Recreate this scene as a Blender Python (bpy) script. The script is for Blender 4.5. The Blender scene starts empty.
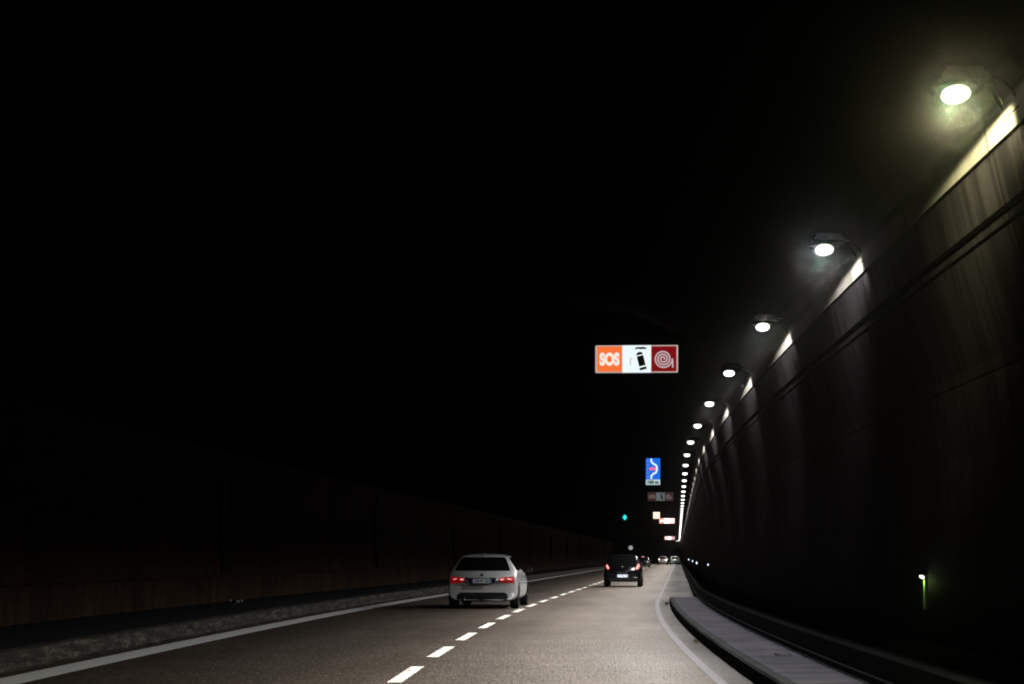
import bpy, bmesh, math, random
from mathutils import Vector
from mathutils.bvhtree import BVHTree
random.seed(7)
sc = bpy.context.scene
COL = sc.collection
R = math.radians

# ------------------------------------------------------------------ road line
Y0, Y1 = -16.0, 430.0
def P(y):
    """sideways run of the tunnel axis (m) at distance y"""
    if y <= 0: return 0.0
    if y <= 51.6: return 9.206e-4 * y * y
    x = 2.4513 + 0.0950 * (y - 51.6)
    if y > 278: x -= 0.0010 * (y - 278) ** 2
    return x
def HD(y):
    return math.atan2(P(y + .5) - P(y - .5), 1.0)
YS = [Y0, -10, -5] + [0 + 1.2 * i for i in range(72)] + [88 + 4 * i for i in range(86)]

# ------------------------------------------------------------------ helpers
def link(o, parent=None):
    COL.objects.link(o)
    if parent: o.parent = parent
    return o
def tag(o, label=None, cat=None, group=None, kind=None):
    if label: o['label'] = label
    if cat: o['category'] = cat
    if group: o['group'] = group
    if kind: o['kind'] = kind
    return o
def empty(name, loc=(0, 0, 0), rz=0.0):
    o = bpy.data.objects.new(name, None)
    o.empty_display_size = .2
    o.location = loc; o.rotation_euler = (0, 0, rz)
    return link(o)
def obj(name, bm, mat, parent=None, smooth=False, loc=None):
    me = bpy.data.meshes.new(name)
    bm.normal_update()
    bm.to_mesh(me); bm.free()
    if smooth:
        for p in me.polygons: p.use_smooth = True
    for m in (mat if isinstance(mat, (list, tuple)) else [mat]): me.materials.append(m)
    o = bpy.data.objects.new(name, me)
    if loc is not None: o.location = loc
    return link(o, parent)
def copy_tree(o, parent=None):
    c = o.copy(); COL.objects.link(c)
    if parent: c.parent = parent
    for ch in list(o.children): copy_tree(ch, c)
    return c
def box(bm, c, s, rot=None, bevel=0.0, seg=2):
    r = bmesh.ops.create_cube(bm, size=1.0)
    vs = r['verts']
    for v in vs: v.co = Vector((v.co.x * s[0], v.co.y * s[1], v.co.z * s[2]))
    if bevel:
        es = list({e for v in vs for e in v.link_edges})
        rb = bmesh.ops.bevel(bm, geom=es, offset=bevel, segments=seg, affect='EDGES', profile=.6)
        vs = list({v for f in rb['faces'] for v in f.verts} | {v for v in vs if v.is_valid})
    for v in vs:
        if rot: v.co.rotate(rot)
        v.co += Vector(c)
    return vs
def tube(bm, pts, rad, n=10, cap=True):
    rings = []
    for i, p in enumerate(pts):
        p = Vector(p)
        a = Vector(pts[max(i - 1, 0)]); b = Vector(pts[min(i + 1, len(pts) - 1)])
        d = (b - a).normalized()
        u = d.orthogonal().normalized() if i == 0 else (u - d * u.dot(d)).normalized()
        w = d.cross(u)
        rr = rad[i] if isinstance(rad, (list, tuple)) else rad
        rings.append([bm.verts.new(p + (u * math.cos(t) + w * math.sin(t)) * rr)
                      for t in [2 * math.pi * k / n for k in range(n)]])
    for a, b in zip(rings, rings[1:]):
        for k in range(n): bm.faces.new((a[k], a[(k + 1) % n], b[(k + 1) % n], b[k]))
    if cap:
        bm.faces.new(rings[0][::-1]); bm.faces.new(rings[-1])
def sweep(profile, ys=None, closed=False, caps=False, jitter=None):
    """profile [(X,Z)] swept along the road; UV = (length along the profile, y)"""
    ys = ys or YS
    bm = bmesh.new(); uv = bm.loops.layers.uv.new('UVMap')
    s = [0.0]
    for a, b in zip(profile, profile[1:]): s.append(s[-1] + math.dist(a, b))
    rows = []
    for y in ys:
        row = []
        for k, (x, z) in enumerate(profile):
            dx = dz = 0
            if jitter: dx, dz = jitter(k, y)
            row.append(bm.verts.new((x + P(y) + dx, y, z + dz)))
        rows.append(row)
    n = len(profile)
    for j in range(len(ys) - 1):
        for k in range(n if closed else n - 1):
            k2 = (k + 1) % n
            f = bm.faces.new((rows[j][k], rows[j][k2], rows[j + 1][k2], rows[j + 1][k]))
            sk2 = s[k2] if k2 else s[-1] + math.dist(profile[-1], profile[0])
            for l, q in zip(f.loops, ((s[k], ys[j]), (sk2, ys[j]), (sk2, ys[j + 1]), (s[k], ys[j + 1]))):
                l[uv].uv = q
    if closed and caps:
        bm.faces.new(rows[0]); bm.faces.new(rows[-1][::-1])
    return bm
def text_bm(body, size, width=None, depth=0.0, bold=.0):
    cu = bpy.data.curves.new('lettering', 'FONT')
    cu.body = body; cu.size = size; cu.align_x = 'CENTER'; cu.align_y = 'CENTER'
    cu.extrude = depth; cu.offset = bold
    t = bpy.data.objects.new('lettering', cu); COL.objects.link(t)
    bpy.context.view_layer.update()
    me = bpy.data.meshes.new_from_object(t.evaluated_get(bpy.context.evaluated_depsgraph_get()))
    bm = bmesh.new(); bm.from_mesh(me)
    bpy.data.objects.remove(t); bpy.data.meshes.remove(me); bpy.data.curves.remove(cu)
    if width:
        xs = [v.co.x for v in bm.verts]; w = max(xs) - min(xs); m = (max(xs) + min(xs)) / 2
        for v in bm.verts: v.co.x = (v.co.x - m) * width / w
    zs = [v.co.y for v in bm.verts]; m = (max(zs) + min(zs)) / 2
    for v in bm.verts: v.co = Vector((v.co.x, 0, v.co.y - m))      # stands up, faces -Y
    return bm
def shift(bm, d):
    for v in bm.verts: v.co += Vector(d)
    return bm

# ------------------------------------------------------------------ materials
class N:
    def __init__(self, name):
        self.m = bpy.data.materials.new(name); self.m.use_nodes = True
        self.t = self.m.node_tree; self.b = self.t.nodes['Principled BSDF']
    def n(self, ty, **kw):
        x = self.t.nodes.new(ty)
        for k, v in kw.items():
            if k.startswith('i_'): x.inputs[k[2:].replace('_', ' ')].default_value = v
            else: setattr(x, k, v)
        return x
    def l(self, a, b): self.t.links.new(a, b)
    def math(self, op, a, b=0.0, c=0.0):
        x = self.n('ShaderNodeMath', operation=op)
        for k, v in enumerate((a, b, c)):
            if hasattr(v, 'is_linked'): self.l(v, x.inputs[k])
            else: x.inputs[k].default_value = v
        return x.outputs[0]
    def mapr(self, v, a, b, c, d, smooth=True):
        x = self.n('ShaderNodeMapRange', interpolation_type='SMOOTHSTEP' if smooth else 'LINEAR')
        self.l(v, x.inputs[0])
        for k, q in enumerate((a, b, c, d)): x.inputs[k + 1].default_value = q
        return x.outputs[0]
    def mix(self, f, a, b, blend='MIX'):
        x = self.n('ShaderNodeMix', data_type='RGBA', blend_type=blend)
        for v, k in ((f, 0), (a, 6), (b, 7)):
            if hasattr(v, 'is_linked'): self.l(v, x.inputs[k])
            else: x.inputs[k].default_value = v if k == 0 else (*v, 1)
        return x.outputs[2]
    def uv(self, sx=1, sy=1):
        tc = self.n('ShaderNodeTexCoord'); mp = self.n('ShaderNodeMapping')
        mp.inputs['Scale'].default_value = (sx, sy, 1)
        self.l(tc.outputs['UV'], mp.inputs[0]); return mp.outputs[0]
    def ob(self, s=(1, 1, 1)):
        tc = self.n('ShaderNodeTexCoord'); mp = self.n('ShaderNodeMapping')
        mp.inputs['Scale'].default_value = s
        self.l(tc.outputs['Object'], mp.inputs[0]); return mp.outputs[0]
    def noise(self, vec, scale, detail=4, rough=.55, out=0):
        x = self.n('ShaderNodeTexNoise'); x.inputs['Scale'].default_value = scale
        x.inputs['Detail'].default_value = detail; x.inputs['Roughness'].default_value = rough
        self.l(vec, x.inputs['Vector']); return x.outputs[out]
    def bump(self, h, strength=.4, dist=.01):
        x = self.n('ShaderNodeBump'); x.inputs['Strength'].default_value = strength
        x.inputs['Distance'].default_value = dist
        self.l(h, x.inputs['Height']); self.l(x.outputs[0], self.b.inputs['Normal'])
    def col(self, c):
        if hasattr(c, 'is_linked'): self.l(c, self.b.inputs['Base Color'])
        else: self.b.inputs['Base Color'].default_value = (*c, 1)
    def set(self, rough=.6, metal=0, spec=.5, coat=0):
        b = self.b
        b.inputs['Roughness'].default_value = rough; b.inputs['Metallic'].default_value = metal
        b.inputs['Specular IOR Level'].default_value = spec; b.inputs['Coat Weight'].default_value = coat
        return self.m

def simple(name, c, rough=.5, metal=0, spec=.5, coat=0, var=.15, scale=8):
    n = N(name)
    f = n.noise(n.ob(), scale, 4)
    n.col(n.mix(f, [x * (1 - var) for x in c], [min(1, x * (1 + var)) for x in c]))
    return n.set(rough, metal, spec, coat)
def glow(name, c, s, base=(.02, .02, .02), samp=None, rough=.3):
    n = N(name); n.col(base); n.set(rough)
    n.b.inputs['Emission Color'].default_value = (*c, 1); n.b.inputs['Emission Strength'].default_value = s
    if samp: n.m.cycles.emission_sampling = samp
    return n.m

def asphalt():
    n = N('asphalt'); u = n.uv()
    sep = n.n('ShaderNodeSeparateXYZ'); n.l(u, sep.inputs[0]); s = sep.outputs[0]   # s: metres from the left kerb
    big = n.noise(n.uv(.5, .12), 1.0, 5)
    patch = n.noise(n.uv(.9, .22), 1.0, 3)
    cross = n.noise(n.uv(.15, .8), 1.0, 3)
    grain = n.noise(n.uv(24, 2.6), 1.0, 4, .75)
    fine = n.noise(n.uv(52, 6.5), 1.0, 2, .6)
    c = n.mix(n.mapr(big, .35, .65, 0, 1), (.106, .075, .060), (.148, .108, .087))
    c = n.mix(n.mapr(s, 4.45, 4.75, 1, 0), c, (.084, .056, .039))                    # darker, browner left lane
    c = n.mix(n.mapr(s, 8.42, 8.62, 0, 1), c, (.046, .040, .056))                    # grey shoulder beyond the edge line
    c = n.mix(.35, c, n.mix(n.mapr(patch, .40, .72, 0, 1), (.025, .02, .017), (.12, .098, .08)))
    c = n.mix(n.math('MULTIPLY', n.mapr(cross, .42, .62, 0, 1), .30), c, (.03, .024, .02))
    for tk in (2.0, 3.5, 5.75, 7.3):                                                 # rubbed wheel tracks
        d = n.math('ABSOLUTE', n.math('SUBTRACT', s, tk))
        c = n.mix(n.math('MULTIPLY', n.mapr(d, .0, .38, 1, 0), n.mapr(patch, .3, .7, .1, .34)), c, (.026, .022, .019))
    c = n.mix(n.math('MULTIPLY', n.mapr(grain, .36, .62, 1, 0), .80), c, (.012, .010, .009))
    c = n.mix(n.mapr(fine, .56, .72, 0, .75), c, (.27, .24, .205))
    n.col(c); n.b.inputs['Specular IOR Level'].default_value = .32
    n.l(n.mapr(big, .3, .7, .52, .68), n.b.inputs['Roughness'])
    n.bump(n.math('ADD', grain, n.math('MULTIPLY', fine, .6)), .6, .014)
    return n.m
def paint(name, c, wear, dust=(.10, .095, .09)):
    n = N(name); u = n.uv()
    a = n.noise(n.uv(26, 4), 1.0, 4, .7); b = n.noise(n.uv(3, .8), 1.6, 4)
    f = n.mapr(n.math('ADD', n.math('MULTIPLY', a, .5), n.math('MULTIPLY', b, .5)), .62 - wear, .80 - wear, 0, 1)
    n.col(n.mix(f, c, dust)); n.bump(a, .25, .006)
    return n.set(.6)
def concrete(name, c1, c2, streak=1.0, seam=None, seam0=0, rough=.85, grime=(.02, .018, .016), grimef=.5, panels=None):
    """dirty cast concrete; streaks run down the profile, seams across it"""
    n = N(name); u = n.uv()
    st = n.noise(n.uv(.45, 2.6), 1.0, 7, .68)
    st2 = n.noise(n.uv(.10, 11.0), 1.0, 3, .6)
    bl = n.noise(n.uv(1, .8), .9, 5, .6)
    gr = n.noise(u, 60, 3, .6)
    c = n.mix(n.mapr(bl, .3, .7, 0, 1), c1, c2)
    g = n.math('MULTIPLY', n.mapr(n.math('ADD', n.math('MULTIPLY', st, .6), n.math('MULTIPLY', st2, .4)), .40, .60, 0, 1), grimef * streak)
    c = n.mix(g, c, grime)
    c = n.mix(n.mapr(gr, .3, .7, 0, .25), c, grime)
    if seam:
        sep = n.n('ShaderNodeSeparateXYZ'); n.l(u, sep.inputs[0])
        fr = n.math('FRACT', n.math('DIVIDE', n.math('ADD', sep.outputs[1], 100 * seam - seam0), seam))
        d = n.math('ABSOLUTE', n.math('SUBTRACT', fr, .5))
        ln = n.mapr(d, .5 - .016 / seam, .5 - .006 / seam, 0, 1)
        if panels:                                          # every cast panel has its own tone, rows of panels meet in level joints
            fs = n.math('DIVIDE', sep.outputs[0], panels)
            cb = n.n('ShaderNodeCombineXYZ'); n.l(n.math('FLOOR', n.math('DIVIDE', n.math('ADD', sep.outputs[1], 100 * seam - seam0 - seam / 2), seam)), cb.inputs[0]); n.l(n.math('FLOOR', fs), cb.inputs[1])
            wn = n.n('ShaderNodeTexWhiteNoise'); n.l(cb.outputs[0], wn.inputs['Vector'])
            c = n.mix(n.mapr(wn.outputs[0], 0, 1, 0, .55, False), c, grime)
            d2 = n.math('ABSOLUTE', n.math('SUBTRACT', n.math('FRACT', fs), .5))
            ln = n.math('MAXIMUM', ln, n.mapr(d2, .5 - .014 / panels, .5 - .006 / panels, 0, 1))
        c = n.mix(n.math('MULTIPLY', ln, .85), c, (.008, .007, .007))
        h = n.math('SUBTRACT', n.math('MULTIPLY', gr, .15), ln)
        n.bump(h, .6, .012)
    else:
        n.bump(gr, .3, .01)
    n.col(c)
    return n.set(rough, spec=.05)

M = {}
M['asphalt'] = asphalt()
M['paint'] = paint('road_paint', (.82, .82, .81), .095, (.22, .2, .18))
M['paint_l'] = paint('edge_paint', (.84, .87, .92), -.02)
M['paint_r'] = paint('faded_paint', (.125, .122, .145), .10, (.06,.057,.068))
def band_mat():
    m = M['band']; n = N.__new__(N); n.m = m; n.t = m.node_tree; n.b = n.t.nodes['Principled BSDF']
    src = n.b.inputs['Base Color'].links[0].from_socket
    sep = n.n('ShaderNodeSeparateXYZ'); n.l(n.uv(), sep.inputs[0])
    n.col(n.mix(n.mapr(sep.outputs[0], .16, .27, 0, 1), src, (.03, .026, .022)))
M['pave'] = concrete('pavement_slab', (.138, .138, .185), (.20, .195, .25), .8, 2.6, 27.0, .8, (.025, .025, .03), .7)
M['kerb'] = concrete('kerb_stone', (.05, .055, .062), (.075, .08, .09), .5, 1.0, 0, .8)
M['oldkerb'] = None
M['base'] = concrete('bench_concrete', (.020, .024, .030), (.030, .036, .043), .6, 2.0, 0, .85)
M['wall_r'] = concrete('sooty_panel', (.050, .046, .053), (.080, .073, .080), 1.0, 2.64, 16.3, .8, (.012, .011, .012), .8, 1.12)
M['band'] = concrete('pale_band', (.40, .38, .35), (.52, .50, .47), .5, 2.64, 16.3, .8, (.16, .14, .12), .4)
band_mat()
M['wall_l'] = concrete('brown_panel', (.085, .046, .030), (.125, .072, .048), .8, 1.12, .3, .8, (.02, .013, .01), .75, 1.3)
M['soot'] = simple('sooty_vault', (.022, .021, .02), .95, spec=0, var=.3, scale=.7)
M['grey_metal'] = simple('grey_metal', (.22, .22, .21), .45, .8)
M['dark_metal'] = simple('dark_metal', (.012, .012, .013), .8, 0, .05)
M['black'] = simple('black_plastic', (.012, .012, .013), .45)
M['conduit'] = simple('conduit_pipe', (.03, .03, .034), .9, spec=.05)
M['housing'] = simple('lamp_casting', (.012, .012, .012), .9, spec=0)
M['joint'] = simple('joint_dark', (.010, .008, .007), .9, spec=.2)
M['paper'] = simple('dirty_paper', (.55, .54, .50), .8)
M['leaf'] = simple('dry_leaf', (.20, .13, .05), .8)
def old_kerb():
    n = N('worn_stone_kerb'); u = n.uv()
    a = n.noise(n.uv(9, 1.3), 1.0, 7, .75); b = n.noise(n.uv(1.5, .6), 12, 4, .75); d = n.noise(n.uv(1, .35), .7, 3)
    c = n.mix(n.mapr(a, .44, .60, 0, 1), (.015, .0135, .013), (.16, .14, .125))
    c = n.mix(n.mapr(b, .42, .58, 0, .8), c, (.035, .031, .029))
    c = n.mix(n.mapr(d, .45, .68, 0, .7), c, (.035, .031, .029))
    n.col(c); n.bump(b, .6, .02)
    return n.set(.85, spec=.25)
M['oldkerb'] = old_kerb()

# ------------------------------------------------------------------ the setting
road = tag(obj('road', sweep([(-6.62, 0), (-5, 0), (-3, 0), (-1.2, 0), (.6, 0), (1.9, 0), (3.02, 0)]), M['asphalt']), kind='structure')
road['label'] = 'two lane asphalt road curving gently to the right through the tunnel'
def strip(name, xa, xb, ya, yb, z, mat, step=1.2):
    n = max(1, int((yb - ya) / step))
    return obj(name, sweep([(xa, z), (xb, z)], [ya + (yb - ya) * i / n for i in range(n + 1)]), mat, road)
strip('edge_line', -6.17, -5.69, Y0, 400, .004, M['paint_l'])
strip('edge_line', 1.775, 1.89, Y0, 400, .004, M['paint_r'])
for k in range(-6, 66):
    a = 17.30 + 4.40 * k
    strip('lane_dash', -1.785, -1.62, a, a + 2.55, .004, M['paint'], 1.3)

YN = 47.5                                      # the raised pavement begins here
def ramp(y): return .17 * min(1, max(0, (YN + 4.5 - y) / 4.5))
ys_p = [y for y in YS if y < YN + 4.4] + [YN + 4.5]
pv = sweep([(2.32, .006), (2.60, .006), (3.02, .006)], ys_p, jitter=lambda k, y: (0, ramp(y)))
tag(obj('pavement', pv, M['pave']), kind='structure')
def kj(k, y):
    return (random.uniform(-.006, .006), ramp(y) * [0, .86, 1, 1][k] + (random.uniform(-.004, .004) if k else 0))
tag(obj('kerb', sweep([(2.185, .002), (2.195, .004), (2.215, .006), (2.32, .008)], ys_p, jitter=kj), M['kerb']), kind='structure')
random.seed(11)
lk = {}
def lj(k, y):
    if y not in lk: lk[y] = (random.uniform(-.006, .006), random.uniform(-.010, .006))
    return (lk[y][0] if k in (1, 2) else 0, lk[y][1] if k in (1, 2) else 0)
YF = [Y0 + .45 * i for i in range(220)] + [84 + 3 * i for i in range(110)]
tag(obj('kerb', sweep([(-6.42, .0), (-6.40, .03), (-6.46, .235), (-6.62, .25)][::-1], YF, jitter=lambda k, y: lj(3 - k, y)), M['oldkerb']), kind='structure')
tag(obj('pavement', sweep([(-9.0, .25), (-7.6, .25), (-6.62, .25)]), M['base']), kind='structure')

wl = empty('tunnel_wall', (0, 0, 0))
tag(wl, 'long dark brown panelled tunnel wall with a low plinth beyond the left lane', 'wall')
obj('plinth', sweep([(-9.0, .25), (-8.93, .25), (-8.90, .86), (-8.99, .90)][1:]), M['wall_l'], wl)
obj('wall_panel', sweep([(-8.99, .90), (-9.0, .95), (-9.06, 2.6), (-8.95, 4.0)]), M['wall_l'], wl)
for k in range(-2, 18):
    y = 40 + 21 * k
    bm = bmesh.new()
    vs = box(bm, (-9.03 + P(y), y, 2.5), (.10, .75, 3.1), bevel=.01)
    obj('joint_strip', bm, M['joint'], wl)  # dark strip laid on the wall in place of a recessed joint

wr = empty('tunnel_wall', (0, 0, 0))
tag(wr, 'tall sooty concrete tunnel wall with pale top band under the row of lamps on the right', 'wall')
obj('bench', sweep([(3.02, 0), (3.02, .455), (3.04, .475), (3.58, .565)]), M['base'], wr)
obj('wall_panel', sweep([(3.58, .565), (3.60, 1.4), (3.575, 2.2), (3.47, 2.9), (3.285, 3.50), (3.235, 3.665), (3.275, 3.668), (3.270, 3.685),
                         (3.220, 3.69), (3.210, 3.735), (3.270, 3.737), (3.255, 3.790), (3.187, 3.790), (3.10, 4.15)]), M['wall_r'], wr)
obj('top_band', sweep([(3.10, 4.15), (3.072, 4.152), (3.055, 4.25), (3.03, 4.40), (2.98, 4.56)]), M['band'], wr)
bm = bmesh.new()
tube(bm, [(2.985 + P(y), y, .255) for y in YS if y < 240], .016, 8)
obj('conduit', bm, M['conduit'], wr)
ceil = sweep([(2.98, 4.56), (2.75, 5.1), (2.2, 5.75), (1.2, 6.2), (-.5, 6.4), (-5, 6.4), (-6.9, 6.2), (-8.1, 5.6), (-8.75, 4.7), (-8.95, 4.0)])
ct = tag(obj('tunnel_ceiling', ceil, M['soot'], None, True), 'black sooty vaulted tunnel ceiling high above the road', 'ceiling')
for y in (Y0 + .01, Y1 - 2.01):
    bm = bmesh.new()
    x = P(y)
    bm.faces.new([bm.verts.new((x + a, y, b)) for a, b in ((-9.3, -.2), (3.8, -.2), (3.8, 6.6), (-9.3, 6.6))])
    bmesh.ops.solidify(bm, geom=bm.faces[:], thickness=.3)
    obj('tunnel_end', bm, M['soot'], ct)

# ------------------------------------------------------------------ lamps
LH = 4.415
def lamp_light(name, col, power):
    ld = bpy.data.lights.new(name, 'POINT')
    ld.energy = power; ld.color = col; ld.shadow_soft_size = .03
    ld.use_nodes = True; ld.cycles.use_multiple_importance_sampling = False
    t = ld.node_tree
    n = N.__new__(N); n.t = t
    em = t.nodes['Emission']
    tc = n.n('ShaderNodeTexCoord'); sep = n.n('ShaderNodeSeparateXYZ')
    n.l(tc.outputs['Normal'], sep.inputs[0])
    nx, nz = sep.outputs[0], sep.outputs[2]
    down = n.math('MULTIPLY', nz, -1.0)
    base = n.math('POWER', n.math('MAXIMUM', down, .001), BASEP)
    tr = n.math('SQRT', n.math('ADD', n.math('MULTIPLY', nx, nx), n.math('ADD', n.math('MULTIPLY', nz, nz), 1e-6)))
    tx = n.math('DIVIDE', nx, tr)                       # sine of the angle across the road, + towards the wall
    wallf = n.mapr(tx, .035, .125, 1, 0)
    leftf = n.math('MULTIPLY', n.mapr(tx, -.94, -.68, LEFTK, 1), n.mapr(tx, -.62, -.04, 1, NADIR))
    leftf = n.math('MULTIPLY', leftf, n.mapr(tx, -.986, -.925, 0, 1))
    cut = n.mapr(n.math('SUBTRACT', down, .05), 0, .22, 0, 1)
    v = n.math('MULTIPLY', n.math('MULTIPLY', base, wallf), n.math('MULTIPLY', leftf, cut))
    # a weak flat side beam that grazes the top of the wall just beyond the lamp
    ny = sep.outputs[1]
    side = n.math('DIVIDE', WALLK, n.math('MAXIMUM', n.math('MULTIPLY', nx, nx), .026))
    side = n.math('MULTIPLY', side, n.math('MULTIPLY', n.mapr(nx, .12, .30, 0, 1), n.mapr(ny, -.35, .10, 0, 1)))
    side = n.math('MULTIPLY', side, n.math('MULTIPLY', n.mapr(down, .22, .75, 1, WALLLOW), n.mapr(down, .03, .075, 0, 1)))
    v = n.math('ADD', v, side)
    n.l(v, em.inputs['Strength'])
    return ld
WALLLOW, WALLK, LEFTK, BASEP, NADIR = .010, .0095, .30, 1.1, .11
POWER = 3000
L_white = lamp_light('lamp_light', (1, .965, .90), POWER)
L_yellow = lamp_light('lamp_light', (1, .94, .50), POWER * 1.7)
def lens_mat(name, c): return glow(name, c, 2.6, (.6, .6, .55), 'FRONT')
M['lens'] = lens_mat('lamp_lens', (1, .98, .93)); M['lens_y'] = lens_mat('yellow_lamp_lens', (1, .99, .72))
def lens_bm():
    bm = bmesh.new()
    bmesh.ops.create_uvsphere(bm, u_segments=16, v_segments=8, radius=1)
    for v in bm.verts: v.co = Vector((v.co.x * .092, v.co.y * .125, v.co.z * .052))
    return bm
def make_lamp(lens, light):
    t = empty('wall_lamp')            # origin: the middle of the lens
    bm = bmesh.new()
    vs = box(bm, (.03, 0, .055), (.33, .36, .10), bevel=.03, seg=3)
    for v in vs:
        if v.co.z > .06: v.co.x = .03 + (v.co.x - .03) * .8; v.co.y *= .8
    obj('lamp_housing', bm, M['housing'], t, True)
    obj('lens', lens_bm(), lens, t, True, (0, 0, -.040))
    bm = bmesh.new(); pr = [(.118, .157, .02), (.135, .175, -.012), (.142, .182, -.012), (.142, .182, .02)]
    rg = [[bm.verts.new((a * math.cos(math.pi * k / 16), b * math.sin(math.pi * k / 16), c)) for k in range(32)] for a, b, c in pr]
    for p, q in zip(rg, rg[1:]):
        for k in range(32): bm.faces.new((p[k], p[(k + 1) % 32], q[(k + 1) % 32], q[k]))
    obj('lens_rim', bm, M['housing'], t, True)
    bm = bmesh.new()
    tube(bm, [(.17, 0, .045), (.22, 0, .05), (.25, 0, .035)], [.035, .03, .03], 10)
    obj('neck', bm, M['housing'], t, True)
    for s in (-1, 1):
        bm = bmesh.new()
        tube(bm, [(.20, .06 * s, .05), (.26, .11 * s, .02), (.385, .16 * s, -.13)], .016, 8)
        obj('arm', bm, M['dark_metal'], t, True)
    bm = bmesh.new()
    box(bm, (.365, 0, -.11), (.02, .40, .13), bevel=.006, rot=None)
    obj('mounting_plate', bm, M['dark_metal'], t)
    lo = bpy.data.objects.new('lamp_light', light); lo.location = (0, 0, -.118); link(lo, t)
    return t
lamp_y = make_lamp(M['lens_y'], L_yellow)
lamp_w = make_lamp(M['lens'], L_white)
ORD = ['nearest', 'second', 'third', 'fourth', 'fifth', 'sixth', 'seventh', 'eighth', 'ninth', 'tenth', 'eleventh', 'twelfth', 'thirteenth', 'fourteenth']
GRP = 'lamps in a row along the right tunnel wall'
first = True
for k in range(0, 56):
    y = 10.43 + 5.28 * k
    if k == 0: o = lamp_y
    elif first: o = lamp_w; first = False
    else: o = copy_tree(lamp_w)
    o.location = (2.70 + P(y), y, LH); o.rotation_euler = (0, 0, -HD(y))
    if k == 0: lb = 'big yellowish glowing wall lamp nearest the upper right corner'
    elif k == 1: lb = 'second wall lamp from the upper right, white with a small halo'
    elif k < 14: lb = ORD[k] + ' white wall lamp along the row, counted from the upper right'
    else: lb = 'tiny white lamp in the far row that merges into a thin bright line'
    tag(o, lb, 'lamp', GRP)

# ------------------------------------------------------------------ marker lights low on the right wall
M['mlens'] = glow('marker_lens', (1, 1, .95), 4.0, samp='NONE')
M['mlens_b'] = glow('marker_lens_cool', (.75, .85, 1), 1.6, samp='NONE')
def green_plate():
    n = N('green_marker_plate'); u = n.ob()
    sep = n.n('ShaderNodeSeparateXYZ'); n.l(u, sep.inputs[0])
    n.col((.35, .55, .16)); n.set(.4)
    return n.m
M['gplate'] = green_plate()
mk = empty('marker_light')
bm = bmesh.new(); box(bm, (.02, 0, .0), (.05, .10, .05), bevel=.012); obj('housing', bm, M['grey_metal'], mk)
bm = bmesh.new(); bmesh.ops.create_uvsphere(bm, u_segments=12, v_segments=8, radius=1)
for v in bm.verts: v.co = Vector((v.co.x * .026 - .012, v.co.y * .03 - .03, v.co.z * .015 - v.co.x * .008))
ml = obj('lens', bm, M['mlens'], mk, True)
ld = bpy.data.lights.new('marker_glow', 'POINT'); ld.energy = .45; ld.color = (.62, 1, .30); ld.shadow_soft_size = .012
lo = bpy.data.objects.new('marker_glow', ld); lo.location = (-.03, -.035, -.045); link(lo, mk)
bm = bmesh.new(); box(bm, (.018, -.02, -.165), (.02, .055, .28), bevel=.004); obj('back_plate', bm, M['gplate'], mk)
mk2 = empty('marker_light')
bm = bmesh.new(); box(bm, (.02, 0, .0), (.05, .12, .09), bevel=.012); obj('housing', bm, M['grey_metal'], mk2)
bm = bmesh.new(); bmesh.ops.create_uvsphere(bm, u_segments=12, v_segments=8, radius=1)
for v in bm.verts: v.co = Vector((v.co.x * .03 - .02, v.co.y * .05 - .04, v.co.z * .05))
obj('lens', bm, M['mlens_b'], mk2, True)
MG = 'marker lights low on the right tunnel wall'
for i, (y, z, sz, lb) in enumerate(((15.2, 1.17, 1, 'small white marker light with a green lit plate below it on the dark right wall'),
                            (58.0, 1.08, .8, 'rightmost of the four tiny bluish marker lights beside the far pavement'),
                            (92.0, 1.02, 1.5, 'brightest of the four tiny bluish marker lights low on the far right wall'),
                            (118.0, 1.06, 1.4, 'tiny bluish marker light second from the left on the far right wall'),
                            (160.0, 1.10, 1.8, 'leftmost and farthest of the tiny bluish marker lights low on the right wall'))):
    o = mk if i == 0 else (mk2 if i == 1 else copy_tree(mk2))
    o.location = (3.555 + P(y), y, z); o.rotation_euler = (0, 0, -HD(y)); o.scale = (sz, sz, sz)
    tag(o, lb, 'marker light', MG)

# ------------------------------------------------------------------ signs
def panel_bm(w, h, t=.0, r=.03, n=5):
    """rounded plate standing upright, front towards -Y, thickness t"""
    bm = bmesh.new(); pts = []
    for cx, cz, a0 in ((w / 2 - r, h / 2 - r, 0), (-w / 2 + r, h / 2 - r, 90), (-w / 2 + r, -h / 2 + r, 180), (w / 2 - r, -h / 2 + r, 270)):
        for k in range(n + 1):
            a = R(a0 + 90 * k / n); pts.append((cx + r * math.cos(a), cz + r * math.sin(a)))
    f = [bm.verts.new((x, 0, z)) for x, z in pts]
    bm.faces.new(f)
    if t:
        b = [bm.verts.new((x, t, z)) for x, z in pts]
        bm.faces.new(b[::-1])
        for k in range(len(f)): bm.faces.new((f[k - 1], b[k - 1], b[k], f[k]))
    bmesh.ops.recalc_face_normals(bm, faces=bm.faces[:])
    return bm
def ribbon_bm(pts, w):
    bm = bmesh.new(); prev = None
    for i, p in enumerate(pts):
        a = Vector(pts[max(i - 1, 0)]); b = Vector(pts[min(i + 1, len(pts) - 1)])
        d = (b - a).normalized(); nrm = Vector((-d.y, d.x)) * (w[i] if isinstance(w, list) else w) / 2
        q = Vector(p)
        cur = (bm.verts.new((q.x + nrm.x, 0, q.y + nrm.y)), bm.verts.new((q.x - nrm.x, 0, q.y - nrm.y)))
        if prev: bm.faces.new((prev[0], cur[0], cur[1], prev[1]))
        prev = cur
    return bm
def poly_bm(pts):
    bm = bmesh.new(); bm.faces.new([bm.verts.new((x, 0, z)) for x, z in pts])
    bmesh.ops.triangulate(bm, faces=bm.faces[:])
    return bm
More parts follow.
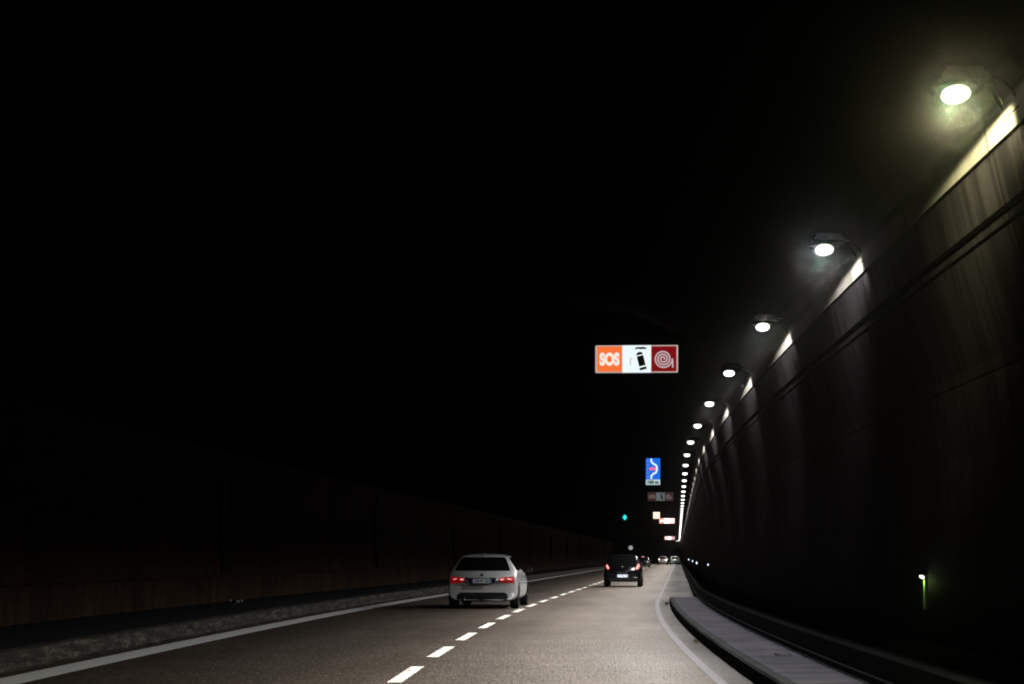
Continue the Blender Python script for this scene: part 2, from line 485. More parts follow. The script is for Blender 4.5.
def hang(root, w, h, zc):
    """two drop rods from the vault to the sign box (local coordinates, sign centre at 0)"""
    for s in (-1, 1):
        bm = bmesh.new(); tube(bm, [(s * w * .35, .06, h / 2), (s * w * .35, .06, 6.45 - zc)], .02, 8)
        obj('drop_rod', bm, M['dark_metal'], root, True)
def sos_sign(level, hose, bright_white, w=.55, c_or=(1.0, .185, .040), label='', group='illuminated emergency signs hung over the right lane', size=1.0):
    t = empty('emergency_sign')
    bm = panel_bm(3 * w + .04, w + .04, .12, .03); shift(bm, (0, .004, 0)); obj('sign_box', bm, M['dark_metal'], t)
    c_wh = bright_white; c_rd = hose[0]
    bm = panel_bm(3 * w, w, 0, .025)
    obj('border', bm, glow('sign_border', (1, .82, .76), level * .55, samp='NONE'), t)
    bm = panel_bm(w - .055, w - .045, 0, .012); shift(bm, (-w + .008, -.004, 0)); obj('emergency_panel', bm, glow('orange_panel', c_or, level, samp='NONE'), t)
    bm = panel_bm(w + .02, w, 0, .006); shift(bm, (0, -.004, 0)); obj('extinguisher_panel', bm, glow('white_panel', c_wh, level * 1.05, samp='NONE'), t)
    bm = panel_bm(w - .05, w - .045, 0, .012); shift(bm, (w - .006, -.004, 0)); obj('hose_panel', bm, glow('red_panel', c_rd, level * hose[1], samp='NONE'), t)
    bm = text_bm('SOS', .30, .40, 0, .018); shift(bm, (-w + .008, -.008, 0))
    for v in bm.verts: v.co.z *= 1.08
    obj('lettering', bm, glow('sos_lettering', (1, .86, .78), level, samp='NONE'), t)
    # extinguisher pictogram: tilted cylinder, shoulder, handle, foot
    ca, sa = math.cos(R(14)), math.sin(R(14))
    def tl(p): return (.085 + (p[0] * ca - p[1] * -sa) , p[1] * ca - p[0] * sa - .02)
    def tl(p): x, z = p; return (.085 + x * ca - z * sa, x * sa + z * ca - .015)
    ink = M['sign_ink']
    body = bmesh.new()
    def addp(pts):
        bm2 = body; f = bm2.faces.new([bm2.verts.new((tl(p)[0], 0, tl(p)[1])) for p in pts])
        bmesh.ops.triangulate(bm2, faces=[f])
    addp([(-.066, -.125), (.066, -.125), (.066, .08), (-.066, .08)])
    addp([(-.070, -.205), (.070, -.205), (.070, -.155), (-.070, -.155)])
    addp([(-.066, .10)] + [(.066 * math.cos(R(a)), .10 + .06 * math.sin(R(a))) for a in range(180, -1, -20)][1:])
    shift(body, (0, -.008, 0)); obj('extinguisher_mark', body, ink, t)
    bm = ribbon_bm([(-.03, .205), (.02, .222), (.08, .215), (.13, .222), (.19, .208)], [.03, .036, .042, .042, .034]); shift(bm, (0, -.008, 0))
    obj('extinguisher_handle', bm, ink, t)
    bm = ribbon_bm([(-.13, -.12), (-.125, -.05), (-.13, .01), (-.08, .01)], .025); shift(bm, (0, -.008, 0))
    obj('hose_mark', bm, glow('faded_mark', (1, .62, .58), level * .8, samp='NONE'), t)
    pts = []
    for k in range(130):
        a = k / 129 * 2 * math.pi * 3.15
        r = .018 + .165 * k / 129
        pts.append((w - .02 + r * math.cos(a - .94), r * math.sin(a - .94)))
    bm = ribbon_bm(pts, .030)
    bm2 = ribbon_bm([(w + .162, .005), (w + .168, -.06), (w + .170, -.18)], .028)
    me = bpy.data.meshes.new('tmp'); bm2.to_mesh(me); bm.from_mesh(me); bpy.data.meshes.remove(me); bm2.free()
    shift(bm, (0, -.008, 0))
    obj('hose_reel_mark', bm, glow('hose_mark_light', (.88, .68, .72), level * hose[2], samp='NONE'), t)
    t.scale = (size, size, size)
    return tag(t, label, 'sign', group)
M['sign_ink'] = simple('sign_ink', (.01, .011, .012), .5)
def put(t, X, y, z, w, h):
    t.location = (X + P(y), y, z); t.rotation_euler = (0, 0, -HD(y) * .9)
    hang(t, w, h, z)
put(sos_sign(.95, ((.21, .004, .006), 1.0, .66), (.86, .97, 1.0), label='large lit SOS sign with extinguisher and hose reel panels, nearest over the lane'), 1.27, 32.0, 1.36 + 3.96, 1.65, .55)
put(sos_sign(.13, ((.6, .08, .14), .40, 1.5), (.80, .95, 1.0), c_or=(.30, .03, .035), label='dim unlit SOS sign just below the blue lay-by sign'), 1.29, 106, 1.36 + 4.0, 1.65, .55)  # this sign is off; its dim brightness is added as a weak glow
put(sos_sign(2.2, ((1.0, .45, .42), 1.2, 1.0), (1, .97, .93), c_or=(.9, .11, .09), label='distant overexposed SOS sign, right of the small square lane signal'), 1.24, 176, 1.36 + 3.98, 1.65, .55)
put(sos_sign(1.6, ((.7, .25, .3), .5, .8), (1, .95, .97), c_or=(1, .40, .36), label='farthest and lowest lit SOS sign, close to the end of the lamp row'), 1.10, 262, 1.36 + 3.1, 1.65, .55)

# blue lay-by sign
t = tag(empty('lay_by_sign'), 'upright blue lit lay-by sign with white bay curve and white distance panel', 'sign')
bm = panel_bm(.70, 1.26, .12, .03); shift(bm, (0, .004, 0)); obj('sign_box', bm, M['dark_metal'], t)
bm = panel_bm(.66, .98, 0, .03); shift(bm, (0, 0, .13)); obj('blue_panel', bm, glow('blue_panel', (.012, .17, .85), .9, samp='NONE'), t)
bm = panel_bm(.66, .25, 0, .02); shift(bm, (0, 0, -.49)); obj('distance_panel', bm, glow('distance_panel', (.50, .70, .72), .9, samp='NONE'), t)
bm = ribbon_bm([(-.08, .60), (-.08, .47), (.0, .37), (.14, .30), (.175, .2), (.175, .06), (.14, -.04), (.0, -.11), (-.08, -.20), (-.08, -.33)], .085)
shift(bm, (0, -.004, 0)); obj('bay_curve', bm, glow('bay_curve', (.80, .95, 1), 1.0, samp='NONE'), t)
bm = text_bm('SOS', .17, .27, 0, .014); shift(bm, (-.03, -.008, .13)); obj('lettering', bm, glow('red_lettering', (1, .16, .22), 1.1, samp='NONE'), t)
for k in range(5):
    bm = panel_bm(.05, .09, 0, .005); shift(bm, (-.24, -.004, .50 - .185 * k)); obj('lane_mark', bm, glow('lane_mark', (.30, .42, .95), .7, samp='NONE'), t)
bm = text_bm('150 m', .19, .50, 0, .012); shift(bm, (0, -.004, -.49)); obj('distance_lettering', bm, M['sign_ink'], t)
put(t, 1.29, 74.4, 1.36 + 3.97, .7, 1.26)

# lane signals
def lane_signal(label, X, y, z, s, face, mark):
    t = tag(empty('lane_signal'), label, 'traffic signal', 'lane signals over the two lanes')
    bm = panel_bm(s + .1, s + .1, .18, .04); shift(bm, (0, .004, 0)); obj('signal_box', bm, M['black'], t)
    bm = panel_bm(s, s, 0, .05); obj('signal_face', bm, face, t)
    if mark == 'arrow':
        c = glow('green_arrow', (.03, .62, .62), 1.5, samp='NONE')
        bm = poly_bm([(-.07, .28), (.07, .28), (.07, -.02), (.24, -.02), (0, -.30), (-.24, -.02), (-.07, -.02)])
        shift(bm, (0, -.006, .0)); obj('arrow', bm, c, t)
    else:
        bm = bmesh.new()
        for a in range(24):
            p = [(r * math.cos(R(15 * q)), r * math.sin(R(15 * q))) for q in (a, a + 1) for r in (.25, .17)]
            bm.faces.new([bm.verts.new((x, 0, z2)) for x, z2 in (p[0], p[1], p[3], p[2])])
        shift(bm, (0, -.006, 0)); obj('ring', bm, glow('amber_ring', (1, .58, .40), 1.2, samp='NONE'), t)
    put(t, X, y, z, s, s)
lane_signal('small pale orange lit square lane signal left of the distant SOS sign', .22, 166, 1.36 + 4.32, .68, glow('signal_face', (1, .82, .70), 1.4, samp='NONE'), 'ring')
lane_signal('small cyan arrow lane signal glowing over the left lane', -3.2, 170, 1.36 + 4.2, .62, M['black'], 'arrow')

# round roadside sign far away on the left kerb
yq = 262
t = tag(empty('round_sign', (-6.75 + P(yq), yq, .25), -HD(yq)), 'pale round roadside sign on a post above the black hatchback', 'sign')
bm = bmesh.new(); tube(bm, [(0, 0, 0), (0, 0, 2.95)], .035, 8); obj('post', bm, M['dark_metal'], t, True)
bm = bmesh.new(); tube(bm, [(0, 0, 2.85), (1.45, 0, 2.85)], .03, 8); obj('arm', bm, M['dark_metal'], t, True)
bm = bmesh.new(); tube(bm, [(1.45, -.04, 2.62), (1.45, -.065, 2.62)], .36, 24); obj('sign_plate', bm, glow('sign_face_glow', (.75, .80, .78), .42, (.7, .7, .7), 'NONE'), t)  # plain reflective plate; its pale brightness is added as a glow

# ------------------------------------------------------------------ cars
def car_paint(name, c, metal=0.0, rough=.28):
    n = N(name); f = n.noise(n.ob(), 3, 4); d = n.noise(n.ob(), 260, 1)
    n.col(n.mix(n.mapr(f, .3, .7, 0, .35), c, [x * .72 for x in c]))
    n.l(n.mapr(d, .3, .7, rough - .05, rough + .06), n.b.inputs['Roughness'])
    n.b.inputs['Metallic'].default_value = metal; n.b.inputs['Coat Weight'].default_value = .6
    n.b.inputs['Coat Roughness'].default_value = .06
    return n.m
M['white_car'] = car_paint('silver_white_paint', (.40, .41, .435), .25)
M['black_car'] = car_paint('black_paint', (.003, .0032, .0045), 0, .16)
M['black_car'].node_tree.nodes['Principled BSDF'].inputs['Coat Weight'].default_value = .12
M['black_car'].node_tree.nodes['Principled BSDF'].inputs['Specular IOR Level'].default_value = .22
M['silver_car'] = car_paint('silver_paint', (.26, .235, .22), .3)
M['pale_car'] = car_paint('pale_green_paint', (.24, .28, .25), .1)
M['dark_car'] = car_paint('dark_paint', (.012, .011, .012), 0, .3)
M['glass'] = simple('car_glass', (.003, .0035, .004), .06, spec=.4, var=.05)
M['tyre'] = simple('tyre_rubber', (.006, .006, .006), .9, spec=.1)
M['rim'] = simple('alloy_rim', (.35, .35, .36), .35, .9)
M['chrome'] = simple('chrome', (.75, .75, .76), .15, 1.0)
M['red_lens'] = simple('red_lamp_glass', (.38, .008, .010), .2, coat=.5)
M['trim'] = simple('dark_trim', (.004, .004, .005), .75, spec=.15)

def body_mesh(name, ST, mat, root):
    """ST rows: y, zb, wb, wm, zc, zm, wbelt, zbelt, wroof, zroof (half widths)"""
    bm = bmesh.new(); rings = []
    for (y, zb, wb, wm, zc, zm, we, ze, wr_, zr) in ST:
        half = [(0, zb), (wb * .6, zb), (wb, zb + .01), (wm, zc), (wm + .006, (zc + zm) / 2), (wm, zm), (we, ze), ((we + wr_) / 2 + .012, (ze + zr - .055) / 2),
                (wr_, zr - .055), (wr_ * .86, zr - .012), (wr_ * .45, zr + .004), (0, zr + .008)]
        pts = half + [(-x, z) for x, z in half[-2:0:-1]]
        L = ST[-1][0]
        def yo(x):
            q = (abs(x) / .9) ** 2.3
            return q * (.24 * max(0, 1 - y / .9) - .30 * max(0, 1 - (L - y) / 1.2))
        rings.append([bm.verts.new((x, y + yo(x), z)) for x, z in pts])
    n = len(rings[0])
    for a, b in zip(rings, rings[1:]):
        for k in range(n): bm.faces.new((a[k], b[k], b[(k + 1) % n], a[(k + 1) % n]))
    for ring, flip in ((rings[0], False), (rings[-1], True)):
        h = (n + 2) // 2                       # strips across the end face
        for i in range(h - 1):
            l1, l2 = i, i + 1; r1, r2 = (n - i) % n, (n - i - 1) % n
            q = []
            for v in (ring[l1], ring[l2], ring[r2], ring[r1]):
                if v not in q: q.append(v)
            if len(q) >= 3: bm.faces.new(q[::-1] if flip else q)
    bmesh.ops.recalc_face_normals(bm, faces=bm.faces[:])
    bmesh.ops.subdivide_edges(bm, edges=[], cuts=1)
    o = obj(name, bm, mat, root, True)
    md = o.modifiers.new('smooth', 'SUBSURF'); md.levels = 2; md.render_levels = 2
    # bake the smoothing so that the panels can be laid on the real surface
    bpy.context.view_layer.update()
    dg = bpy.context.evaluated_depsgraph_get()
    me = bpy.data.meshes.new_from_object(o.evaluated_get(dg), depsgraph=dg)
    o.modifiers.clear(); o.data = me
    for p in me.polygons: p.use_smooth = True
    bm2 = bmesh.new(); bm2.from_mesh(me); bvh = BVHTree.FromBMesh(bm2); bm2.free()
    return o, bvh
def on_body(bvh, poly, axis, sign=1, off=.006, nu=14, nv=10, thick=.012, rnd=0.0):
    """a thin shell over the polygon (a,b), laid on the body. axis 'y' from behind (a=x,b=z), axis 'x' from the side (a=y,b=z)"""
    zs = [p[1] for p in poly]; z0, z1 = min(zs), max(zs)
    bm = bmesh.new(); rows = []
    for j in range(nv + 1):
        z = z0 + (z1 - z0) * (j / nv); zz = min(max(z, z0 + 1e-4), z1 - 1e-4); xs = []
        for (a, b) in zip(poly, poly[1:] + poly[:1]):
            if (a[1] - zz) * (b[1] - zz) < 0: xs.append(a[0] + (b[0] - a[0]) * (zz - a[1]) / (b[1] - a[1]))
        if len(xs) < 2: continue
        xa, xb = min(xs), max(xs); row = []
        for i in range(nu + 1):
            x = xa + (xb - xa) * i / nu
            if axis == 'y': h = bvh.ray_cast(Vector((x, -3, z)), Vector((0, 1, 0)))
            elif axis == 'f': h = bvh.ray_cast(Vector((x, 9, z)), Vector((0, -1, 0)))
            else: h = bvh.ray_cast(Vector((3 * sign, x, z)), Vector((-sign, 0, 0)))
            if h[0] is None: row.append(None); continue
            d = {'y': Vector((0, -1, 0)), 'f': Vector((0, 1, 0)), 'x': Vector((sign, 0, 0))}[axis]
            nrm = h[1] if h[1].dot(d) > 0 else -h[1]
            row.append(bm.verts.new(h[0] + nrm * off))
        rows.append(row)
    for a, b in zip(rows, rows[1:]):
        for i in range(nu):
            q = (a[i], a[i + 1], b[i + 1], b[i])
            if None not in q: bm.faces.new(q)
    bmesh.ops.recalc_face_normals(bm, faces=bm.faces[:])
    d = {'y': Vector((0, -1, 0)), 'f': Vector((0, 1, 0)), 'x': Vector((sign, 0, 0))}[axis]
    bm.normal_update()
    if sum(f.normal.dot(d) for f in bm.faces) < 0: bmesh.ops.reverse_faces(bm, faces=bm.faces[:])
    return bm
def mirror_poly(p): return [(-a, b) for a, b in p][::-1]
def wheel(root, x, y, r, w=.22):
    s = 1 if x > 0 else -1
    t = bmesh.new()
    prof = [(-w / 2, r * .70), (-w / 2, r * .93), (-w / 2 + .03, r), (w / 2 - .03, r), (w / 2, r * .93), (w / 2, r * .70), (w / 2 - .02, r * .66)]
    n = 28; rings = []
    for k in range(n):
        a = 2 * math.pi * k / n
        rings.append([t.verts.new((p[0] * s, p[1] * math.cos(a), p[1] * math.sin(a))) for p in prof])
    for k in range(n):
        for i in range(len(prof) - 1):
            t.faces.new((rings[k][i], rings[(k + 1) % n][i], rings[(k + 1) % n][i + 1], rings[k][i + 1]))
    bmesh.ops.recalc_face_normals(t, faces=t.faces[:])
    wh = obj('wheel', t, M['tyre'], root, True, (x - s * w / 2, y, r))
    t = bmesh.new()
    xo = s * (w / 2 - .015)
    for k in range(5):
        a = 2 * math.pi * k / 5; da = .26
        pts = [(xo, math.cos(a + q * da) * rr, math.sin(a + q * da) * rr) for q, rr in ((-.5, r * .18), (.5, r * .18), (.75, r * .66), (-.75, r * .66))]
        f = t.faces.new([t.verts.new(p) for p in pts])
    c = [t.verts.new((xo + s * .004, r * .2 * math.cos(2 * math.pi * k / 12), r * .2 * math.sin(2 * math.pi * k / 12))) for k in range(12)]
    t.faces.new(c)
    bmesh.ops.solidify(t, geom=t.faces[:], thickness=.02)
    obj('rim', t, M['rim'], wh)
    return wh
def mirror(root, x, y, z, mat, lens=True):
    s = 1 if x > 0 else -1
    bm = bmesh.new(); vs = box(bm, (0, 0, 0), (.20, .10, .14), bevel=.035, seg=3)
    box(bm, (-s * .11, .01, -.03), (.10, .05, .05), bevel=.012)
    o = obj('side_mirror', bm, mat, root, True, (x, y, z))
    bm = panel_bm(.15, .10, 0, .03); shift(bm, (0, -.052, 0)); obj('mirror_glass', bm, M['glass'], o)
    return o
def plate(root, bvh, z, txt, glowing, w=.52, h=.115):
    hit = bvh.ray_cast(Vector((0, -3, z)), Vector((0, 1, 0)))[0]
    m = glow('number_plate', (.80, .86, 1.0), glowing, (.55, .58, .62), 'NONE') if glowing else M['plate']
    bm = panel_bm(w, h, .02, .015); o = obj('number_plate', bm, m, root, False, (0, hit.y - .03, z))
    bm = text_bm(txt, .10, w * .72, 0, .004); shift(bm, (.01, -.002, 0)); obj('lettering', bm, M['sign_ink'], o)
    for s in (-1, 1):
        bm = panel_bm(.042, h * .98, 0, .008); shift(bm, (s * (w / 2 - .024), -.0015, 0)); obj('blue_band', bm, M['plate_blue'], o)
    return o
M['plate'] = simple('number_plate', (.40, .45, .50), .4)
M['plate_blue'] = simple('plate_blue', (.02, .06, .30), .4)
M['tail_w'] = glow('tail_lamp_core', (1, .34, .33), 1.0, (.4, .01, .01), 'NONE')
M['tail_r'] = glow('tail_lamp_red', (.75, .004, .007), .17, (.16, .002, .003), 'NONE', .6)

def estate(root):
    # y, zb, wb, wm, zc, zm, wbelt, zbelt, wroof, zroof
    ST = [(0.00, .25, .72, .85, .36, .60, .83, .66, .78, .72),
          (0.03, .22, .77, .89, .34, .64, .865, .74, .82, .80),
          (0.08, .20, .80, .908, .33, .67, .885, .82, .83, .90),
          (0.15, .19, .81, .915, .33, .70, .893, .90, .82, 1.00),
          (0.24, .19, .81, .918, .33, .74, .895, .95, .785, 1.11),
          (0.42, .19, .81, .918, .33, .76, .893, .96, .71, 1.27),
          (0.58, .19, .81, .918, .33, .77, .890, .965, .655, 1.385),
          (0.80, .19, .81, .918, .33, .77, .888, .965, .63, 1.42),
          (1.50, .19, .81, .915, .33, .77, .885, .955, .63, 1.44),
          (2.20, .19, .81, .915, .33, .77, .885, .945, .62, 1.42),
          (2.60, .19, .81, .915, .33, .77, .88, .94, .61, 1.355),
          (3.20, .19, .81, .915, .33, .76, .87, .92, .70, 1.03),
          (3.45, .20, .81, .915, .33, .74, .86, .88, .76, .95),
          (4.10, .21, .78, .890, .34, .66, .84, .76, .74, .82),
          (4.42, .25, .66, .800, .38, .58, .76, .64, .66, .70),
          (4.52, .30, .55, .680, .42, .54, .64, .58, .56, .60)]
    body, bvh = body_mesh('body', ST, M['white_car'], root)
    obj('rear_window', on_body(bvh, [(-.72, .995), (.72, .995), (.69, 1.10), (.585, 1.32), (.52, 1.35), (-.52, 1.35), (-.585, 1.32), (-.69, 1.10)], 'y'), M['glass'], root, True)
    for s in (-1, 1):
        obj('side_window', on_body(bvh, [(.55, 1.0), (1.55, .985), (1.55, 1.36), (.78, 1.345), (.66, 1.26)], 'x', s), M['glass'], root, True)
        obj('side_window', on_body(bvh, [(1.63, .985), (2.95, .965), (2.62, 1.20), (2.36, 1.335), (1.63, 1.36)], 'x', s), M['glass'], root, True)
        lamp = [(.43, .775), (.48, .715), (.61, .675), (.83, .67), (.85, .74), (.82, .85), (.66, .845), (.47, .815)]
        lp = lamp if s > 0 else mirror_poly(lamp)
        tl = obj('tail_light', on_body(bvh, lp, 'y', off=.010, nu=10, nv=8), M['tail_r'], root, True)
        for q in ([(.48, .755), (.57, .755), (.575, .785), (.48, .785)], [(.655, .765), (.76, .755), (.76, .785), (.66, .795)]):
            qq = q if s > 0 else mirror_poly(q)
            obj('lamp_core', on_body(bvh, qq, 'y', off=.018, nu=6, nv=4), M['tail_w'], tl, True)
        # door seam and wheel arches
        for y in (.72, 3.62):
            arc = [(y + .375 * math.cos(R(a)), .31 + .375 * math.sin(R(a))) for a in range(0, 181, 12)] + [(y - .375, .24), (y + .375, .24)]
            obj('wheel_arch', on_body(bvh, arc, 'x', s, off=.003, nu=12, nv=14), M['trim'], root, True)
            wheel(root, s * .918, y, .315)
        for y in (1.59,):
            obj('door_seam', on_body(bvh, [(y, .42), (y + .012, .42), (y + .012, .94), (y, .94)], 'x', s, off=.002, nu=1, nv=10), M['trim'], root, True)
        for y in (1.75, 2.75):
            obj('door_handle', on_body(bvh, [(y, .80), (y + .20, .80), (y + .20, .835), (y, .835)], 'x', s, off=.02, nu=4, nv=2), M['white_car'], root, True)
        obj('roof_rail', on_body(bvh, [(.75, 1.372), (2.3, 1.372), (2.3, 1.388), (.75, 1.388)], 'x', s, off=.018, nu=14, nv=2), M['trim'], root, True)
        mirror(root, s * 1.0, 2.92, .985, M['trim'])
    obj('windscreen', on_body(bvh, [(-.66, 1.0), (.66, 1.0), (.54, 1.33), (-.54, 1.33)], 'f'), M['glass'], root, True)
    rec = obj('plate_recess', on_body(bvh, [(-.30, .655), (.30, .655), (.385, .80), (.36, .815), (-.36, .815), (-.385, .80)], 'y', off=.004), M['trim'], root, True)
    obj('lit_recess_edge', on_body(bvh, [(-.325, .645), (-.29, .645), (-.385, .82), (-.425, .82)], 'y', off=.02, nu=3, nv=8), M['chrome'], root, True)  # bright strip painted on for the light caught by the recess wall
    obj('diffuser', on_body(bvh, [(-.64, .225), (.64, .225), (.68, .28), (.66, .38), (.58, .43), (-.58, .43), (-.66, .38), (-.68, .28)], 'y', off=.008), M['trim'], root, True)
    obj('tailgate_seam', on_body(bvh, [(-.72, .612), (.72, .612), (.72, .622), (-.72, .622)], 'y', off=.003, nu=20, nv=2), M['trim'], root, True)
    bm = bmesh.new(); h = bvh.ray_cast(Vector((0, -3, .885)), Vector((0, 1, 0)))[0]
    tube(bm, [(0, h.y - .012, .885), (0, h.y + .01, .885)], .04, 16); obj('badge', bm, M['trim'], root, True)
    bm = bmesh.new(); tube(bm, [(-.45, -.05, .26), (-.45, .25, .26)], .035, 14); obj('exhaust_pipe', bm, M['chrome'], root, True)
    bm = bmesh.new()
    f = bm.faces.new([bm.verts.new(p) for p in ((.012, .78, 1.42), (.012, .62, 1.505), (.012, .57, 1.505), (.012, .60, 1.40))])
    bmesh.ops.solidify(bm, geom=bm.faces[:], thickness=.024); obj('antenna_fin', bm, M['white_car'], root)
    plate(root, bvh, .735, 'DN 446 CD', 0)
    return root

def hatch(root, paintm, tails, plate_glow, txt='DF 702 KS', brake=None):
    ST = [(0.00, .32, .58, .73, .42, .56, .72, .62, .68, .66),
          (0.04, .27, .66, .79, .40, .62, .78, .70, .74, .76),
          (0.10, .25, .70, .82, .38, .68, .81, .84, .75, .92),
          (0.20, .24, .72, .835, .37, .74, .825, .94, .73, 1.05),
          (0.34, .23, .73, .845, .36, .78, .83, .98, .69, 1.22),
          (0.46, .23, .74, .850, .36, .79, .835, .985, .65, 1.38),
          (0.62, .22, .74, .852, .36, .79, .835, .985, .62, 1.44),
          (1.10, .22, .74, .855, .36, .79, .835, .98, .62, 1.475),
          (1.80, .22, .74, .855, .36, .79, .835, .97, .61, 1.465),
          (2.20, .22, .74, .855, .36, .79, .83, .965, .60, 1.40),
          (2.85, .22, .74, .850, .36, .78, .82, .95, .67, 1.08),
          (3.15, .22, .74, .845, .36, .75, .81, .90, .71, .98),
          (3.60, .23, .70, .810, .37, .68, .78, .78, .68, .85),
          (3.82, .27, .58, .720, .40, .58, .68, .66, .58, .72),
          (3.90, .32, .48, .600, .44, .54, .56, .59, .48, .61)]
    body, bvh = body_mesh('body', ST, paintm, root)
    obj('rear_window', on_body(bvh, [(-.60, .99), (.60, .99), (.545, 1.31), (.50, 1.36), (-.50, 1.36), (-.545, 1.31)], 'y'), M['glass'], root, True)
    for s in (-1, 1):
        obj('side_window', on_body(bvh, [(.62, 1.03), (1.30, 1.015), (1.30, 1.38), (.80, 1.36)], 'x', s), M['glass'], root, True)
        obj('side_window', on_body(bvh, [(1.38, 1.01), (2.62, .995), (2.28, 1.24), (2.0, 1.37), (1.38, 1.385)], 'x', s), M['glass'], root, True)
        lamp = [(.57, .82), (.66, .77), (.76, .82), (.79, .95), (.735, 1.06), (.66, 1.03)]
        tl = obj('tail_light', on_body(bvh, lamp if s > 0 else mirror_poly(lamp), 'y', off=.010, nu=8, nv=8), tails[0], root, True)
        core = [(.60, .83), (.66, .80), (.735, .94), (.72, 1.0), (.675, .99)]
        obj('lamp_core', on_body(bvh, core if s > 0 else mirror_poly(core), 'y', off=.018, nu=5, nv=5), tails[1], tl, True)
        for y in (.62, 3.10):
            arc = [(y + .345 * math.cos(R(a)), .30 + .345 * math.sin(R(a))) for a in range(0, 181, 12)] + [(y - .345, .25), (y + .345, .25)]
            obj('wheel_arch', on_body(bvh, arc, 'x', s, off=.003, nu=12, nv=14), M['trim'], root, True)
            wheel(root, s * .862, y, .30, .20)
        mirror(root, s * .94, 2.52, 1.03, paintm)
    obj('windscreen', on_body(bvh, [(-.62, 1.04), (.62, 1.04), (.53, 1.37), (-.53, 1.37)], 'f'), M['glass'], root, True)
    obj('bumper_trim', on_body(bvh, [(-.60, .285), (.60, .285), (.64, .40), (-.64, .40)], 'y', off=.008), M['trim'], root, True)
    obj('roof_spoiler', on_body(bvh, [(-.56, 1.375), (.56, 1.375), (.54, 1.40), (-.54, 1.40)], 'y', off=.03, nu=12, nv=3), paintm, root, True)
    h = bvh.ray_cast(Vector((0, -3, .92)), Vector((0, 1, 0)))[0]
    bm = bmesh.new(); tube(bm, [(0, h.y - .015, .92), (0, h.y + .02, .92)], .045, 16); obj('badge', bm, M['chrome'], root, True)
    if brake:
        obj('brake_light', on_body(bvh, [(-.22, 1.30), (.22, 1.30), (.12, 1.40), (-.12, 1.40)], 'y', off=.05, nu=8, nv=2), brake, root, True)
    plate(root, bvh, .50, txt, plate_glow)
    return root

def place(root, X, y):
    root.location = (X + P(y), y, .002); root.rotation_euler = (0, 0, -HD(y + 2))
c1 = tag(empty('estate_car'), 'silver white estate car with red tail lights in the left lane', 'car')
estate(c1); place(c1, -2.76, 41.7)
c2 = tag(empty('hatchback_car'), 'small black hatchback with lit number plate ahead in the right lane', 'car')
hatch(c2, M['black_car'], (M['tail_r'], glow('tail_core_pale', (1, .46, .38), 1.6, (.4, .01, .01), 'NONE')), .95); place(c2, -.06, 72.3)
c3 = tag(empty('hatchback_car'), 'distant silver hatchback with bright pinkish lamps at the end of the right lane', 'car')
hatch(c3, M['silver_car'], (glow('far_tail', (1, .66, .62), 2.2, samp='NONE'), glow('far_tail_core', (1, .85, .82), 5.0, samp='NONE')), 0, 'AX 318 MZ'); place(c3, -.15, 288)
c4 = tag(empty('hatchback_car'), 'distant dim greenish car at the right road edge, right of the silver hatchback', 'car')
hatch(c4, M['pale_car'], (M['trim'], M['trim']), 0, 'BC 557 TW'); place(c4, 2.05, 270); c4.rotation_euler.z += .2
c5 = tag(empty('hatchback_car'), 'dark distant car in the left lane with a pinkish high brake light', 'car')
hatch(c5, M['dark_car'], (M['trim'], M['trim']), 0, 'CL 260 RB', glow('brake_light', (.85, .38, .36), .8, samp='NONE')); place(c5, -2.05, 205)

# ------------------------------------------------------------------ litter
def scrap(name, loc, size, mat, label, cat, rz=0):
    bm = bmesh.new(); n = 5; g = []
    for i in range(n):
        g.append([bm.verts.new(((i / (n - 1) - .5) * size[0] * random.uniform(.8, 1.1), (j / (n - 1) - .5) * size[1] * random.uniform(.8, 1.1),
                                size[2] * random.uniform(.1, 1))) for j in range(n)])
    for i in range(n - 1):
        for j in range(n - 1): bm.faces.new((g[i][j], g[i + 1][j], g[i + 1][j + 1], g[i][j + 1]))
    bmesh.ops.solidify(bm, geom=bm.faces[:], thickness=.004)
    o = obj(name, bm, mat, None, False, loc); o.rotation_euler = (0, 0, rz)
    return tag(o, label, cat)
scrap('paper_scrap', (-7.75 + P(36), 36, .257), (.30, .5, .16), M['paper'], 'crumpled white paper scrap lying on the left pavement, larger piece', 'litter')
scrap('paper_scrap', (-8.02 + P(35.2), 35.2, .257), (.12, .3, .10), M['paper'], 'small white paper scrap left of the larger one on the left pavement', 'litter', .5)
scrap('leaf', (2.10 + P(25.2), 25.2, .006), (.10, .16, .06), M['leaf'], 'dry leaf lying on the shoulder against the right kerb', 'leaf')
scrap('leaf', (2.10 + P(45.0), 45.0, .006), (.10, .3, .10), M['leaf'], 'pale dry leaf by the rounded far tip of the right kerb', 'leaf')
scrap('rubber_scrap', (2.75 + P(19.2), 19.2, .178), (.22, .12, .03), M['black'], 'flat black scrap lying on the right pavement', 'litter')

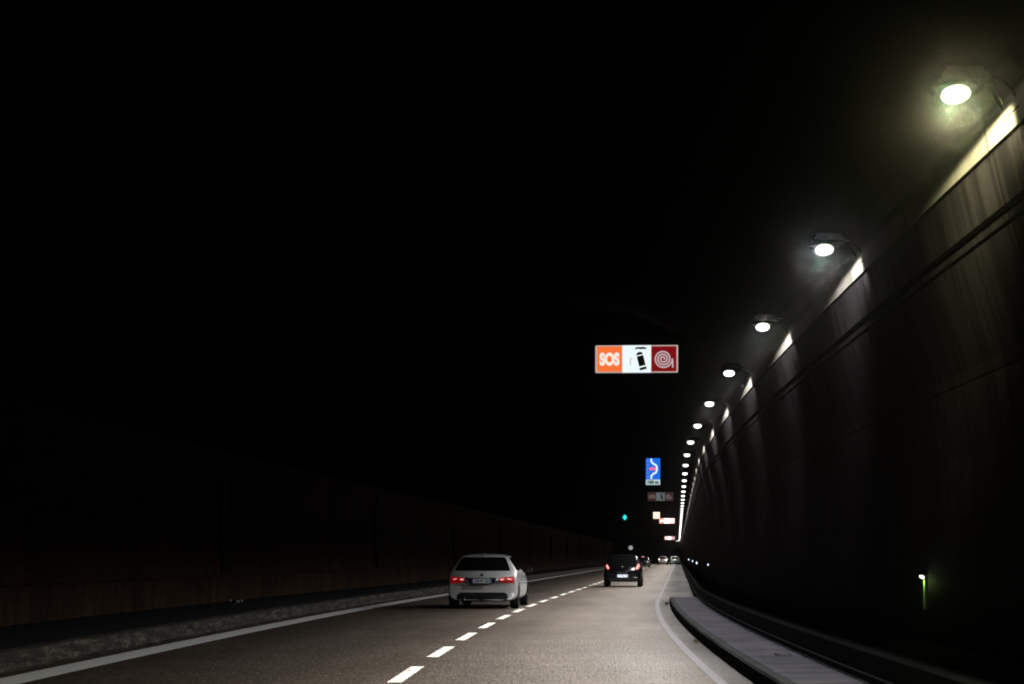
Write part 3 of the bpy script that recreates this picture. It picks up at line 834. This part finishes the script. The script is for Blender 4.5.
# ------------------------------------------------------------------ air
HAZE = 0.00018
bm = bmesh.new(); bmesh.ops.create_cube(bm, size=1.0)
for v in bm.verts: v.co = Vector((v.co.x * 90 + 10, v.co.y * 480 + 205, -1.5 if v.co.z < 0 else 9.0))
m = bpy.data.materials.new('haze_air'); m.use_nodes = True
m.node_tree.nodes.clear()
out = m.node_tree.nodes.new('ShaderNodeOutputMaterial'); vol = m.node_tree.nodes.new('ShaderNodeVolumePrincipled')
vol.inputs['Color'].default_value = (.90, .92, .86, 1); vol.inputs['Density'].default_value = HAZE; vol.inputs['Anisotropy'].default_value = .99
m.node_tree.links.new(vol.outputs[0], out.inputs['Volume'])
tag(obj('haze', bm, m), kind='stuff')

# ------------------------------------------------------------------ world, camera, render
w = bpy.data.worlds.new('World'); sc.world = w; w.use_nodes = True
bg = w.node_tree.nodes['Background']; sky = w.node_tree.nodes.new('ShaderNodeTexSky')
sky.sky_type = 'NISHITA'; sky.sun_disc = False; sky.sun_elevation = R(-5); sky.sun_rotation = R(200)
w.node_tree.links.new(sky.outputs[0], bg.inputs[0]); bg.inputs[1].default_value = .002

cam = bpy.data.cameras.new('camera'); co = bpy.data.objects.new('camera', cam); link(co)
co.location = (0, 0, 1.36); co.rotation_euler = (R(90), 0, 0)
cam.sensor_width = 36; cam.lens = 1600 / 1024 * 36
cam.shift_x = -14 / 1024; cam.shift_y = 215 / 1024
cam.clip_start = .1; cam.clip_end = 2000
sc.camera = co
sc.cycles.pixel_filter_type = 'BLACKMAN_HARRIS'; sc.cycles.filter_width = 1.9
sc.view_settings.view_transform = 'Standard'; sc.view_settings.look = 'None'
sc.view_settings.exposure = 0; sc.view_settings.gamma = 1
cy = sc.cycles
cy.use_light_tree = True
cy.max_bounces = 4; cy.diffuse_bounces = 0; cy.glossy_bounces = 2; cy.transmission_bounces = 0; cy.volume_bounces = 0; cy.transparent_max_bounces = 4
cy.sample_clamp_indirect = 4; cy.sample_clamp_direct = 0
cy.denoising_input_passes = 'RGB_ALBEDO_NORMAL'; cy.use_denoising = True; cy.denoiser = 'OPENIMAGEDENOISE'
cy.use_adaptive_sampling = False; cy.adaptive_threshold = .01
